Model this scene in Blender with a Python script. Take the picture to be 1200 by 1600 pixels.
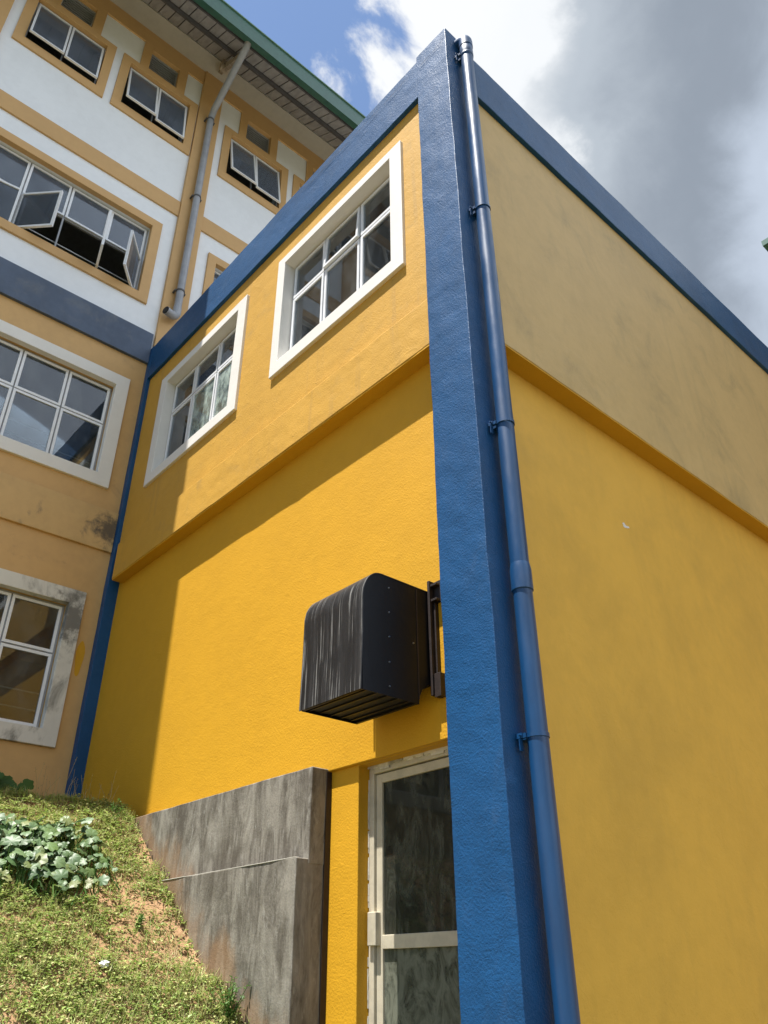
import bpy, bmesh, math, random
from mathutils import Vector, Matrix, noise
random.seed(7)
S = bpy.context.scene
for o in list(bpy.data.objects): bpy.data.objects.remove(o)
rad = math.radians

# ---------------------------------------------------------------- camera
cd = bpy.data.cameras.new('camera'); cam = bpy.data.objects.new('camera', cd); S.collection.objects.link(cam)
cd.sensor_fit = 'VERTICAL'; cd.sensor_height = 24.0; cd.lens = 24.0 * 1232.46 / 1600.0
cd.clip_start = 0.05; cd.clip_end = 3000
CAM = Vector((2.5556, -3.0772, 0.0))
RX, RY, RZ = Vector((0.66526702, 0.74658589, -0.00541302)), Vector((-0.38413437, 0.33605917, -0.85994478)), Vector((-0.64020354, 0.57417223, 0.51035839))
m = Matrix((RX, -RY, -RZ)).transposed().to_4x4(); m.translation = CAM
cam.matrix_world = m
S.camera = cam
S.render.resolution_x, S.render.resolution_y = 768, 1024

# ---------------------------------------------------------------- sun and sky
SUN = Vector((-0.010, -0.262, 0.965)).normalized()          # direction towards the sun
sl = bpy.data.lights.new('sun', 'SUN'); sl.energy = 5.0; sl.angle = rad(0.5); sl.color = (1.0, 0.955, 0.88)
so = bpy.data.objects.new('sun', sl); S.collection.objects.link(so)
so.rotation_euler = SUN.to_track_quat('Z', 'Y').to_euler(); so.location = (0, -8, 30)
W = bpy.data.worlds.new('World'); S.world = W; W.use_nodes = True
wt = W.node_tree; wn = wt.nodes; wl = wt.links
bg = wn['Background']
sky = wn.new('ShaderNodeTexSky'); sky.sky_type = 'NISHITA'; sky.sun_disc = False
sky.sun_elevation = math.asin(SUN.z); sky.sun_rotation = math.atan2(SUN.x, SUN.y)
sky.air_density = 1.0; sky.dust_density = 0.25; sky.ozone_density = 1.6
def wmath(op, a, b=None, c=None, clamp=False):
    n = wn.new('ShaderNodeMath'); n.operation = op; n.use_clamp = clamp
    for i, v in enumerate((a, b, c)):
        if v is None: continue
        if isinstance(v, (int, float)): n.inputs[i].default_value = v
        else: wl.new(v, n.inputs[i])
    return n.outputs[0]
def wramp(v, pts, interp='EASE'):
    r = wn.new('ShaderNodeValToRGB'); r.color_ramp.interpolation = interp
    while len(r.color_ramp.elements) < len(pts): r.color_ramp.elements.new(0.5)
    for e, (p, c) in zip(r.color_ramp.elements, pts):
        e.position = p; e.color = (c, c, c, 1) if isinstance(c, (int, float)) else (*c, 1)
    wl.new(v, r.inputs[0]); return r.outputs[0]
tc = wn.new('ShaderNodeTexCoord')
def wnoise(scale, detail, rough, loc=(0, 0, 0), dist=0.0):
    mp = wn.new('ShaderNodeMapping'); mp.inputs['Location'].default_value = loc
    wl.new(tc.outputs['Generated'], mp.inputs[0])
    n = wn.new('ShaderNodeTexNoise'); n.inputs['Scale'].default_value = scale; n.inputs['Detail'].default_value = detail
    n.inputs['Roughness'].default_value = rough; n.inputs['Distortion'].default_value = dist
    wl.new(mp.outputs[0], n.inputs['Vector']); return n.outputs[0]
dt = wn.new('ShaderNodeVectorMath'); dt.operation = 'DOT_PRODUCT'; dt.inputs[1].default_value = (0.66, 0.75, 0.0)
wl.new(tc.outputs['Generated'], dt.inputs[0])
n1 = wnoise(5.0, 10, 0.60, (0.3, 0.1, 0.0), 0.35)
n3 = wnoise(3.6, 9, 0.58, (1.9, 4.4, 2.0), 0.12)
n2 = wnoise(2.6, 4, 0.5, (2.2, 1.0, 0.4))
# cloud bank: thickness grows across the sky, ragged by noise
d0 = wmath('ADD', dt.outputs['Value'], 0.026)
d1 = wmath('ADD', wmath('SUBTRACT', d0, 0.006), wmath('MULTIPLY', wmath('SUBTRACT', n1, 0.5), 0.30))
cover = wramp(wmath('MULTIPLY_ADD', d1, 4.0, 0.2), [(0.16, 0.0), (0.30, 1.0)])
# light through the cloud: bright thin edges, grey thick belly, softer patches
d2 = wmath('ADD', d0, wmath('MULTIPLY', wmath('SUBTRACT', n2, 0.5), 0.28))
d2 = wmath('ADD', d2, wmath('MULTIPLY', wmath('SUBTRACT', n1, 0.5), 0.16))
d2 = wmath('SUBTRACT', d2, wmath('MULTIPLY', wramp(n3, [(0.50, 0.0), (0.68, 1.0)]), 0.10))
lum = wramp(wmath('MULTIPLY_ADD', d2, 1.6, 0.0), [(0.0, (5.0, 5.1, 5.2)), (0.26, (4.8, 4.95, 5.1)), (0.43, (2.65, 2.95, 3.3)), (0.60, (1.6, 1.85, 2.2)), (0.74, (2.9, 3.3, 3.9)), (0.88, (7.0, 7.9, 9.2))])  # brightest end lies out of view, raised to light the side-facing walls
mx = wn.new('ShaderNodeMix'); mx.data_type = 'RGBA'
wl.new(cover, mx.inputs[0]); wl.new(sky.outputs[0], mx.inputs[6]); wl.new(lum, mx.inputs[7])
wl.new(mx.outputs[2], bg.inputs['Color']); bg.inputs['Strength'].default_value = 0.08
S.view_settings.view_transform = 'Standard'; S.view_settings.look = 'None'
S.view_settings.exposure = 1.3; S.view_settings.gamma = 1.0

# ---------------------------------------------------------------- material helpers
class NT:
    def __init__(s, name):
        s.mat = bpy.data.materials.new(name); s.mat.use_nodes = True
        s.t = s.mat.node_tree; s.n = s.t.nodes; s.l = s.t.links
        s.b = s.n['Principled BSDF']; s.out = s.n['Material Output']
        s.pos = s.n.new('ShaderNodeNewGeometry').outputs['Position']
    def math(s, op, a, b=None, clamp=False):
        n = s.n.new('ShaderNodeMath'); n.operation = op; n.use_clamp = clamp
        for i, v in enumerate((a, b)):
            if v is None: continue
            if isinstance(v, (int, float)): n.inputs[i].default_value = v
            else: s.l.new(v, n.inputs[i])
        return n.outputs[0]
    def noise(s, scale, detail=4, rough=0.55, stretch=(1, 1, 1), dist=0.0, vec=None, loc=(0, 0, 0)):
        mp = s.n.new('ShaderNodeMapping'); mp.inputs['Scale'].default_value = stretch; mp.inputs['Location'].default_value = loc
        s.l.new(vec or s.pos, mp.inputs[0])
        n = s.n.new('ShaderNodeTexNoise'); n.inputs['Scale'].default_value = scale; n.inputs['Detail'].default_value = detail
        n.inputs['Roughness'].default_value = rough; n.inputs['Distortion'].default_value = dist
        s.l.new(mp.outputs[0], n.inputs['Vector']); return n.outputs[0]
    def ramp(s, v, p0, p1, c0=0.0, c1=1.0):
        n = s.n.new('ShaderNodeMapRange'); n.interpolation_type = 'SMOOTHSTEP'
        s.l.new(v, n.inputs[0])
        for i, q in zip((1, 2, 3, 4), (p0, p1, c0, c1)): n.inputs[i].default_value = q
        return n.outputs[0]
    def mix(s, f, a, b):
        n = s.n.new('ShaderNodeMix'); n.data_type = 'RGBA'
        for i, v in ((0, f), (6, a), (7, b)):
            if isinstance(v, (int, float)): n.inputs[i].default_value = v
            elif isinstance(v, tuple): n.inputs[i].default_value = (*v, 1)
            else: s.l.new(v, n.inputs[i])
        return n.outputs[2]
    def color(s, v):
        if isinstance(v, tuple): s.b.inputs['Base Color'].default_value = (*v, 1)
        else: s.l.new(v, s.b.inputs['Base Color'])
    def bump(s, h, strength, dist, normal=None):
        n = s.n.new('ShaderNodeBump'); n.inputs['Strength'].default_value = strength; n.inputs['Distance'].default_value = dist
        s.l.new(h, n.inputs['Height'])
        if normal: s.l.new(normal, n.inputs['Normal'])
        return n.outputs[0]
    def normal(s, v): s.l.new(v, s.b.inputs['Normal'])
    def set(s, **k):
        for a, v in k.items(): s.b.inputs[a.replace('_', ' ')].default_value = v
        return s

NT.amp = 0.45
def stucco(name, col, vary=0.12, fine=0.35, coarse=0.35, rough=0.62, spec=0.35, grime=None, grain=75.0, dark=0.86, streak=None):
    t = NT(name)
    big = t.noise(1.3, 5, 0.6); mid = t.noise(9.0, 4, 0.6)
    c2 = tuple(x * dark for x in col)
    f = t.ramp(t.math('ADD', t.math('MULTIPLY', big, 0.6), t.math('MULTIPLY', mid, 0.4)), 0.35, 0.68)
    c = t.mix(t.math('MULTIPLY', f, vary / 0.12 if vary < 0.12 else 1.0), col, c2)
    if grime:
        gc, amt, sc, lo, hi, st = grime
        g = t.ramp(t.noise(sc, 7, 0.66, st, 0.5, loc=(3.1, 1.7, 0.2)), lo, hi)
        c = t.mix(t.math('MULTIPLY', g, amt), c, gc)
    if streak:
        gc, amt, lo, hi = streak
        g = t.ramp(t.noise(7.0, 5, 0.6, (1, 1, 0.06), 0.2, loc=(0.4, 5.0, 0)), lo, hi)
        c = t.mix(t.math('MULTIPLY', g, amt), c, gc)
    t.color(c)
    nb = t.bump(t.noise(grain, 2.5, 0.6), fine, 0.006)
    nb = t.bump(t.noise(6.0, 3, 0.5, (1, 1, 1.4), 0.2), coarse * t.amp, 0.02, nb)
    nb = t.bump(t.ramp(t.noise(4.0, 6, 0.7, (1, 1, 1.2), 0.6, loc=(7, 2, 3)), 0.55, 0.75), coarse * 0.5, 0.008, nb)
    t.normal(nb); t.set(Roughness=rough, Specular_IOR_Level=spec)
    return t.mat
def plain(name, col, rough=0.5, spec=0.5, metal=0.0, vary=0.85, scale=14.0, bump=0.0, stretch=(1, 1, 1)):
    t = NT(name)
    t.color(t.mix(t.ramp(t.noise(scale, 5, 0.6, stretch), 0.35, 0.7), col, tuple(x * vary for x in col)))
    t.set(Roughness=rough, Specular_IOR_Level=spec, Metallic=metal)
    if bump: t.normal(t.bump(t.noise(scale * 5, 3, 0.55, stretch), bump, 0.004))
    return t.mat
M = {}
M['yellow'] = stucco('yellow_paint', (0.59, 0.308, 0.012), fine=0.38, coarse=0.22, dark=0.93)
M['yellow_old_haze'] = stucco('weathered_hazed_yellow_paint', (0.54, 0.30, 0.040), fine=0.36, coarse=0.42, dark=0.90,  # older paint; lens haze and sky sheen also put into the tan
                         grime=((0.30, 0.20, 0.07), 0.45, 2.6, 0.54, 0.78, (1, 1, 1.3)), streak=((0.36, 0.22, 0.06), 0.4, 0.55, 0.72))
M['yellow_low_lit'] = stucco('brightened_yellow_paint_side', (0.74, 0.43, 0.062), fine=0.3, coarse=0.5, dark=0.90, grime=((0.46, 0.28, 0.05), 0.35, 1.1, 0.45, 0.75, (1, 1, 0.8)), streak=((0.52, 0.31, 0.05), 0.2, 0.52, 0.8))  # front wall's yellow, with the missing side light put into a brighter colour
M['yellow_side_sheen'] = stucco('weathered_sheen_yellow_paint_side', (0.57, 0.40, 0.17), fine=0.22, coarse=0.42, dark=0.90,  # weathered side copy; sky reflection and missing light put into its paler colour
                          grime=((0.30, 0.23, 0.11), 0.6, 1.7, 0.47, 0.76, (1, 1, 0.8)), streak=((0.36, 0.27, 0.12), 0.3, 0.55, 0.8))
M['ochre'] = stucco('ochre_paint', (0.55, 0.345, 0.15), fine=0.12, coarse=0.15, dark=0.92)
M['tan'] = stucco('tan_paint', (0.58, 0.36, 0.145), fine=0.12, coarse=0.2, dark=0.88, grime=((0.22, 0.15, 0.08), 0.5, 2.3, 0.58, 0.8, (1, 1, 1.4)))
M['white_wall'] = stucco('white_wall_paint', (0.76, 0.79, 0.83), fine=0.08, coarse=0.12, dark=0.93, grime=((0.42, 0.42, 0.38), 0.5, 1.6, 0.62, 0.85, (1, 1, 0.6)))
M['blue'] = stucco('blue_paint', (0.006, 0.068, 0.190), fine=0.55, coarse=0.36, rough=0.5, spec=0.3, dark=0.80, grain=85, grime=((0.045, 0.095, 0.185), 0.45, 3.2, 0.52, 0.78, (1, 1, 0.7)))
M['blue_old'] = stucco('faded_blue_paint', (0.085, 0.115, 0.175), fine=0.15, coarse=0.2, dark=0.75, grime=((0.16, 0.17, 0.18), 0.6, 3.0, 0.5, 0.75, (1, 1, 1)))
M['white_trim'] = stucco('white_trim_paint', (0.72, 0.70, 0.66), fine=0.18, coarse=0.12, dark=0.93, grain=60)
M['white_old'] = stucco('mouldy_white_trim_paint', (0.66, 0.64, 0.58), fine=0.18, coarse=0.15, dark=0.88,
                        grime=((0.10, 0.095, 0.08), 0.8, 4.0, 0.50, 0.72, (1, 1, 0.55)))
M['stained'] = stucco('stained_concrete_band', (0.58, 0.38, 0.16), fine=0.18, coarse=0.2, grime=((0.13, 0.11, 0.08), 0.75, 3.2, 0.56, 0.74, (1, 1, 0.6)))
def end_stain(mat, c0, rad_, col):
    t = NT.__new__(NT); t.mat = mat; t.t = mat.node_tree; t.n = t.t.nodes; t.l = t.t.links; t.b = t.n['Principled BSDF']
    t.pos = t.n.new('ShaderNodeNewGeometry').outputs['Position']
    d = t.n.new('ShaderNodeVectorMath'); d.operation = 'DISTANCE'; t.l.new(t.pos, d.inputs[0]); d.inputs[1].default_value = c0
    f = t.math('SUBTRACT', 1.0, t.math('DIVIDE', d.outputs['Value'], rad_))
    f = t.ramp(t.math('ADD', f, t.math('MULTIPLY', t.math('SUBTRACT', t.noise(9, 6, 0.7), 0.5), 1.6)), 0.35, 0.85)
    src = t.b.inputs['Base Color'].links[0].from_socket
    t.color(t.mix(t.math('MULTIPLY', f, 0.85), src, col))
end_stain(M['stained'], (-5.645, -0.06, 4.58), 0.42, (0.07, 0.06, 0.05))
end_stain(M['white_old'], (-5.64, -0.30, 3.40), 0.55, (0.10, 0.095, 0.085))
M['beam'] = stucco('grey_beam_plaster', (0.42, 0.40, 0.35), fine=0.1, coarse=0.2, dark=0.85)
M['alu'] = plain('white_aluminium', (0.74, 0.76, 0.79), rough=0.35, spec=0.5, vary=0.92)
M['alu_grey'] = plain('grey_aluminium', (0.34, 0.35, 0.37), rough=0.4)
M['gasket'] = plain('black_gasket', (0.02, 0.02, 0.022), rough=0.7)
M['cream'] = plain('cream_paint', (0.52, 0.47, 0.36), rough=0.5, vary=0.8, scale=9)
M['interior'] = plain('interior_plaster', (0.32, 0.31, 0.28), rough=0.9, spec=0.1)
M['steel'] = plain('galvanised_steel', (0.30, 0.31, 0.33), rough=0.5)
M['dark_steel'] = plain('dark_steel', (0.085, 0.085, 0.09), rough=0.6)
M['sheet'] = plain('roof_sheet_underside', (0.36, 0.355, 0.35), rough=0.55, vary=0.72, scale=4, stretch=(1, 3, 1))
M['green'] = plain('green_gutter_paint', (0.035, 0.115, 0.082), rough=0.4, vary=0.8)
M['green_hi'] = plain('pale_green_gutter_lip', (0.12, 0.24, 0.18), rough=0.4)
M['pvc'] = plain('grey_pvc', (0.30, 0.315, 0.345), rough=0.4, vary=0.8, scale=5)
M['rust'] = plain('rusty_brown_steel', (0.022, 0.011, 0.008), rough=0.6, vary=0.5, scale=25, bump=0.3)
M['black'] = plain('matte_black', (0.012, 0.012, 0.013), rough=0.6)
M['timber'] = plain('weathered_timber', (0.42, 0.36, 0.28), rough=0.8, vary=0.5, scale=12)
M['paper'] = plain('white_litter', (0.75, 0.77, 0.82), rough=0.5)
M['chrome'] = plain('zinc_rivet', (0.5, 0.5, 0.5), rough=0.3, metal=1.0)
M['crack'] = plain('plaster_crack', (0.006, 0.014, 0.03), rough=0.9)
def pipe_blue():
    t = NT('blue_gloss_pipe_paint')
    t.color(t.mix(t.ramp(t.noise(6, 4, 0.6, (1, 1, 0.3)), 0.35, 0.7), (0.007, 0.052, 0.145), (0.006, 0.040, 0.112)))
    t.l.new(t.ramp(t.noise(5, 6, 0.65, (1, 1, 0.25)), 0.35, 0.7, 0.30, 0.52), t.b.inputs['Roughness']); t.set(Specular_IOR_Level=0.5); t.normal(t.bump(t.noise(40, 2), 0.05, 0.003)); return t.mat
M['blue_pipe'] = pipe_blue()
def concrete():
    t = NT('streaked_concrete')
    v = t.noise(7.0, 8, 0.72, (1, 1, 0.22), 1.2); g = t.noise(2.2, 6, 0.65); k = t.noise(26.0, 6, 0.7, (1, 1, 0.3), 0.6)
    c = t.mix(t.ramp(v, 0.36, 0.64), (0.100, 0.088, 0.072), (0.255, 0.235, 0.20))
    c = t.mix(t.math('MULTIPLY', t.ramp(k, 0.52, 0.74), 0.65), c, (0.36, 0.345, 0.31))
    c = t.mix(t.math('MULTIPLY', t.ramp(g, 0.48, 0.70), 0.6), c, (0.066, 0.054, 0.040))
    # splashed soil along the foot of the wall, following the bank
    sp = t.n.new('ShaderNodeSeparateXYZ'); t.l.new(t.pos, sp.inputs[0])
    h = t.math('ADD', sp.outputs[2], t.math('MULTIPLY', t.math('ADD', sp.outputs[0], 3.853), 0.70))
    h = t.math('SUBTRACT', h, 1.036)
    h = t.math('ADD', h, t.math('MULTIPLY', t.math('SUBTRACT', t.noise(3.5, 6, 0.65, (1, 1, 0.5)), 0.5), 1.0))
    c = t.mix(t.math('MULTIPLY', t.ramp(h, 0.30, 0.02), 0.62), c, (0.27, 0.16, 0.085))
    t.color(c); nb = t.bump(t.noise(60, 5, 0.65), 0.4, 0.006); nb = t.bump(v, 0.3, 0.01, nb); t.normal(nb)
    t.set(Roughness=0.85, Specular_IOR_Level=0.2); return t.mat
M['concrete'] = concrete()
def glass(name, tint=(0.62, 0.66, 0.66), dust=0.03, dust_sheen_col=(0.5, 0.52, 0.5), mask=None, ior=1.7):
    t = NT(name); t.n.remove(t.b)
    tr = t.n.new('ShaderNodeBsdfTransparent'); tr.inputs[0].default_value = (*tint, 1)
    gl = t.n.new('ShaderNodeBsdfGlossy'); gl.inputs['Roughness'].default_value = 0.015; gl.inputs['Color'].default_value = (0.92, 0.95, 1, 1)
    fr = t.n.new('ShaderNodeFresnel'); fr.inputs[0].default_value = ior
    m1 = t.n.new('ShaderNodeMixShader'); t.l.new(fr.outputs[0], m1.inputs[0]); t.l.new(tr.outputs[0], m1.inputs[1]); t.l.new(gl.outputs[0], m1.inputs[2])
    df = t.n.new('ShaderNodeBsdfDiffuse'); df.inputs[0].default_value = (*dust_sheen_col, 1)
    m2 = t.n.new('ShaderNodeMixShader')
    if mask is None:
        f = t.math('MULTIPLY', t.ramp(t.noise(5, 5, 0.6, (1, 1, 0.5)), 0.3, 0.75), dust)
    else: f = mask(t)
    t.l.new(f, m2.inputs[0]); t.l.new(m1.outputs[0], m2.inputs[1]); t.l.new(df.outputs[0], m2.inputs[2])
    t.l.new(m2.outputs[0], t.out.inputs[0]); return t.mat
M['glass'] = glass('window_glass', dust_sheen_col=(0.40, 0.43, 0.44), mask=lambda t: t.math('ADD', 0.03, t.math('MULTIPLY', t.ramp(t.noise(4, 6, 0.65, (1, 1, 0.5)), 0.4, 0.75), 0.10)))
M['glass_fog_sheen'] = glass('foggy_sheen_window_glass', dust_sheen_col=(0.30, 0.35, 0.43), mask=lambda t: t.math('ADD', 0.13, t.math('MULTIPLY', t.ramp(t.noise(3, 5, 0.6), 0.3, 0.75), 0.12)))  # foggy old glass; grey-blue sky reflection also put into its film colour
M['glass_dusty'] = glass('dusty_window_glass', dust_sheen_col=(0.55, 0.66, 0.60),
                         mask=lambda t: t.math('ADD', 0.10, t.math('MULTIPLY', t.ramp(t.noise(7, 6, 0.65, (1, 1, 0.6)), 0.35, 0.72), 0.55)))
def smear_mask(lo, hi, base, amt, st):
    def f(t):
        a = t.ramp(t.noise(6.5, 8, 0.68, st, 2.2), lo, hi); b = t.ramp(t.noise(30, 5, 0.7, st, 0.8), 0.5, 0.75)
        return t.math('ADD', base, t.math('MULTIPLY', t.math('ADD', a, t.math('MULTIPLY', b, 0.25)), amt), clamp=True)
    return f
M['glass_smear'] = glass('smeared_door_glass', (0.25, 0.27, 0.24), dust_sheen_col=(0.14, 0.145, 0.115), ior=1.25, mask=smear_mask(0.42, 0.72, 0.16, 0.45, (1, 1, 0.35)))
M['glass_painted'] = glass('flaking_painted_door_glass', (0.25, 0.27, 0.24), dust_sheen_col=(0.19, 0.20, 0.155), ior=1.25, mask=smear_mask(0.34, 0.60, 0.25, 0.55, (1, 1, 0.6)))
def hood_mat(name, shell):
    t = NT(name)
    if shell:
        v = t.noise(75.0, 4, 0.65, (1, 0.02, 0.02), 0.0); w = t.noise(13.0, 4, 0.6, (1, 0.05, 0.05)); k = t.noise(3.0, 5, 0.6)
        c = t.mix(t.ramp(w, 0.42, 0.7), (0.006, 0.006, 0.007), (0.030, 0.030, 0.032))
        c = t.mix(t.math('MULTIPLY', t.ramp(v, 0.545, 0.64), t.ramp(k, 0.30, 0.52)), c, (0.17, 0.17, 0.165))
    else:
        k = t.noise(6.0, 5, 0.65, (1, 1, 0.25))
        c = t.mix(t.ramp(k, 0.62, 0.85), (0.004, 0.004, 0.005), (0.035, 0.024, 0.016))
    t.color(c); t.set(Roughness=0.45, Specular_IOR_Level=0.5 if shell else 0.25); t.normal(t.bump(t.noise(9, 4, 0.6), 0.25, 0.012)); return t.mat
M['hood_shell'] = hood_mat('streaked_black_sheet_metal', True)
M['hood_side'] = hood_mat('black_sheet_metal', False)
def soil():
    t = NT('dry_soil')
    c = t.mix(t.ramp(t.noise(3.0, 6, 0.65), 0.35, 0.68), (0.33, 0.20, 0.115), (0.25, 0.155, 0.08))
    c = t.mix(t.ramp(t.noise(38, 5, 0.7), 0.46, 0.72), c, (0.36, 0.225, 0.13))
    c = t.mix(t.math('MULTIPLY', t.ramp(t.noise(55, 4, 0.6, loc=(4, 1, 2)), 0.58, 0.7), 0.8), c, (0.09, 0.055, 0.03))
    t.color(c); t.normal(t.bump(t.noise(70, 5, 0.7), 0.7, 0.02)); t.set(Roughness=0.95, Specular_IOR_Level=0.1); return t.mat
M['soil'] = soil()
def yard():
    t = NT('yard_ground')
    c = t.mix(t.ramp(t.noise(0.25, 6, 0.6), 0.42, 0.6), (0.10, 0.085, 0.055), (0.045, 0.060, 0.022))
    c = t.mix(t.ramp(t.noise(6, 6, 0.7), 0.5, 0.75), c, (0.12, 0.10, 0.07))
    t.color(c); t.normal(t.bump(t.noise(20, 5, 0.7), 0.6, 0.03)); t.set(Roughness=0.95, Specular_IOR_Level=0.1); return t.mat
M['yard'] = yard()
def leaf(name, cols, trans=0.3, rough=0.5, vein=False):
    t = NT(name)
    g = t.n.new('ShaderNodeNewGeometry'); o = t.n.new('ShaderNodeObjectInfo')
    r = t.math('FRACT', t.math('ADD', g.outputs['Random Per Island'], o.outputs['Random']))
    cr = t.n.new('ShaderNodeValToRGB'); e = cr.color_ramp.elements
    while len(e) < len(cols): e.new(0.5)
    for i, c in enumerate(cols): e[i].position = i / max(1, len(cols) - 1); e[i].color = (*c, 1)
    t.l.new(r, cr.inputs[0]); c = cr.outputs[0]
    c = t.mix(t.math('MULTIPLY', t.ramp(t.noise(2.2, 4, 0.6), 0.4, 0.66), 0.3), c, tuple(x * 0.75 for x in cols[0]))
    t.color(c); t.set(Roughness=rough, Specular_IOR_Level=0.4)
    tl = t.n.new('ShaderNodeBsdfTranslucent'); t.l.new(c, tl.inputs[0])
    mxs = t.n.new('ShaderNodeMixShader'); mxs.inputs[0].default_value = trans
    t.l.new(t.b.outputs[0], mxs.inputs[1]); t.l.new(tl.outputs[0], mxs.inputs[2]); t.l.new(mxs.outputs[0], t.out.inputs[0])
    return t.mat
M['weed'] = leaf('weed_leaf', [(0.17, 0.26, 0.05), (0.30, 0.40, 0.10), (0.40, 0.46, 0.15), (0.50, 0.46, 0.23), (0.21, 0.35, 0.09)])
M['straw'] = leaf('dry_straw', [(0.36, 0.27, 0.14), (0.45, 0.37, 0.20), (0.30, 0.27, 0.09)], 0.2, 0.7)
M['gourd'] = leaf('gourd_leaf', [(0.035, 0.08, 0.025), (0.075, 0.14, 0.055), (0.12, 0.19, 0.09), (0.09, 0.16, 0.045), (0.20, 0.20, 0.08)], 0.2, 0.48)
M['fresh'] = leaf('fresh_leaf', [(0.05, 0.12, 0.02), (0.09, 0.19, 0.035), (0.13, 0.22, 0.06)], 0.35)

# ---------------------------------------------------------------- mesh helpers
class MB:
    def __init__(s): s.v = []; s.f = []
    def add(s, vs, fs):
        k = len(s.v); s.v += [tuple(p) for p in vs]; s.f += [tuple(i + k for i in q) for q in fs]; return s
    def box(s, x0, x1, y0, y1, z0, z1, T=None):
        vs = [Vector((x, y, z)) for x in (x0, x1) for y in (y0, y1) for z in (z0, z1)]
        if T: vs = [T @ p for p in vs]
        return s.add(vs, [(0, 1, 3, 2), (4, 6, 7, 5), (0, 4, 5, 1), (2, 3, 7, 6), (0, 2, 6, 4), (1, 5, 7, 3)])
    def gbox(s, x0, x1, y0, y1, z0, z1, step=0.15, amp=0.004, seed=0.0):
        """box with subdivided faces, each corner nudged by smooth noise: hand-laid plaster"""
        lo = (x0, y0, z0); hi = (x1, y1, z1)
        n = [max(1, int(round((hi[i] - lo[i]) / step))) for i in range(3)]
        n = [min(k, 160) for k in n]; idx = {}; vs = []; fs = []
        def vid(i, j, k):
            key = (i, j, k)
            if key not in idx:
                p = Vector((lo[0] + (hi[0] - lo[0]) * i / n[0], lo[1] + (hi[1] - lo[1]) * j / n[1], lo[2] + (hi[2] - lo[2]) * k / n[2]))
                q = p + amp * (noise.noise_vector(p * 2.3 + Vector((seed, 0, 0))) * 1.2 + noise.noise_vector(p * 9.0 + Vector((seed, 3, 0))) * 0.6)
                idx[key] = len(vs); vs.append(q)
            return idx[key]
        for a, b, c in ((0, 1, 2), (1, 2, 0), (2, 0, 1)):
            for side in (0, n[a]):
                for i in range(n[b]):
                    for j in range(n[c]):
                        q = []
                        for (di, dj) in ((0, 0), (1, 0), (1, 1), (0, 1)):
                            t = [0, 0, 0]; t[a] = side; t[b] = i + di; t[c] = j + dj; q.append(vid(*t))
                        fs.append(tuple(q) if side else tuple(reversed(q)))
        return s.add(vs, fs)
    def tube(s, pts, r, n=20, caps=True):
        pts = [Vector(p) for p in pts]; rings = []; m_ = len(pts)
        rr = r if isinstance(r, (list, tuple)) else [r] * m_
        up = None
        for i, p in enumerate(pts):
            d = (pts[min(i + 1, m_ - 1)] - pts[max(i - 1, 0)]).normalized()
            if up is None: up = d.orthogonal().normalized()
            else: up = (up - d * up.dot(d)).normalized()
            b = d.cross(up)
            rings.append([p + (up * math.cos(2 * math.pi * k / n) + b * math.sin(2 * math.pi * k / n)) * rr[i] for k in range(n)])
        vs = [q for g in rings for q in g]; fs = []
        for i in range(m_ - 1):
            for k in range(n):
                fs.append((i * n + k, i * n + (k + 1) % n, (i + 1) * n + (k + 1) % n, (i + 1) * n + k))
        if caps: fs += [tuple(reversed(range(n))), tuple(range((m_ - 1) * n, m_ * n))]
        return s.add(vs, fs)
    def prism(s, poly, axis, a, b):
        """poly of 2D points extruded along axis (0,1,2) from a to b; the 2D axes are the other two in order"""
        n = len(poly); vs = []
        for t in (a, b):
            for p in poly:
                q = list(p); q.insert(axis, t); vs.append(q)
        fs = [tuple(range(n)), tuple(range(2 * n - 1, n - 1, -1))] + [(i, i + n, (i + 1) % n + n, (i + 1) % n) for i in range(n)]
        return s.add(vs, fs)
    def mesh(s, name, mat):
        me = bpy.data.meshes.new(name); me.from_pydata(s.v, [], s.f); me.materials.append(mat); return me
    def build(s, name, mat, parent=None, bevel=0.0, smooth=False, fix=True):
        me = s.mesh(name, mat if not isinstance(mat, str) else M[mat])
        if fix:
            bm = bmesh.new(); bm.from_mesh(me); bmesh.ops.recalc_face_normals(bm, faces=bm.faces); bm.to_mesh(me); bm.free()
        if smooth:
            for p in me.polygons: p.use_smooth = True
            me.set_sharp_from_angle(angle=rad(40))
        return link(name, me, parent, bevel)
def link(name, me, parent=None, bevel=0.0):
    o = bpy.data.objects.new(name, me); S.collection.objects.link(o)
    if parent is not None:
        o.parent = parent; o.matrix_parent_inverse = Matrix.Translation(-origin(parent))
    if bevel:
        b = o.modifiers.new('edge', 'BEVEL'); b.width = bevel; b.segments = 2; b.limit_method = 'ANGLE'; b.angle_limit = rad(50)
    return o
def origin(o):
    p = Vector(o.location)
    return p
def tag(o, label, cat, group=None, kind=None):
    if label: o['label'] = label
    if cat: o['category'] = cat
    if group: o['group'] = group
    if kind: o['kind'] = kind
    return o
def thing(name, loc, label, cat, group=None):
    o = bpy.data.objects.new(name, None); S.collection.objects.link(o); o.location = loc; o.empty_display_size = 0.2
    return tag(o, label, cat, group)
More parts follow.
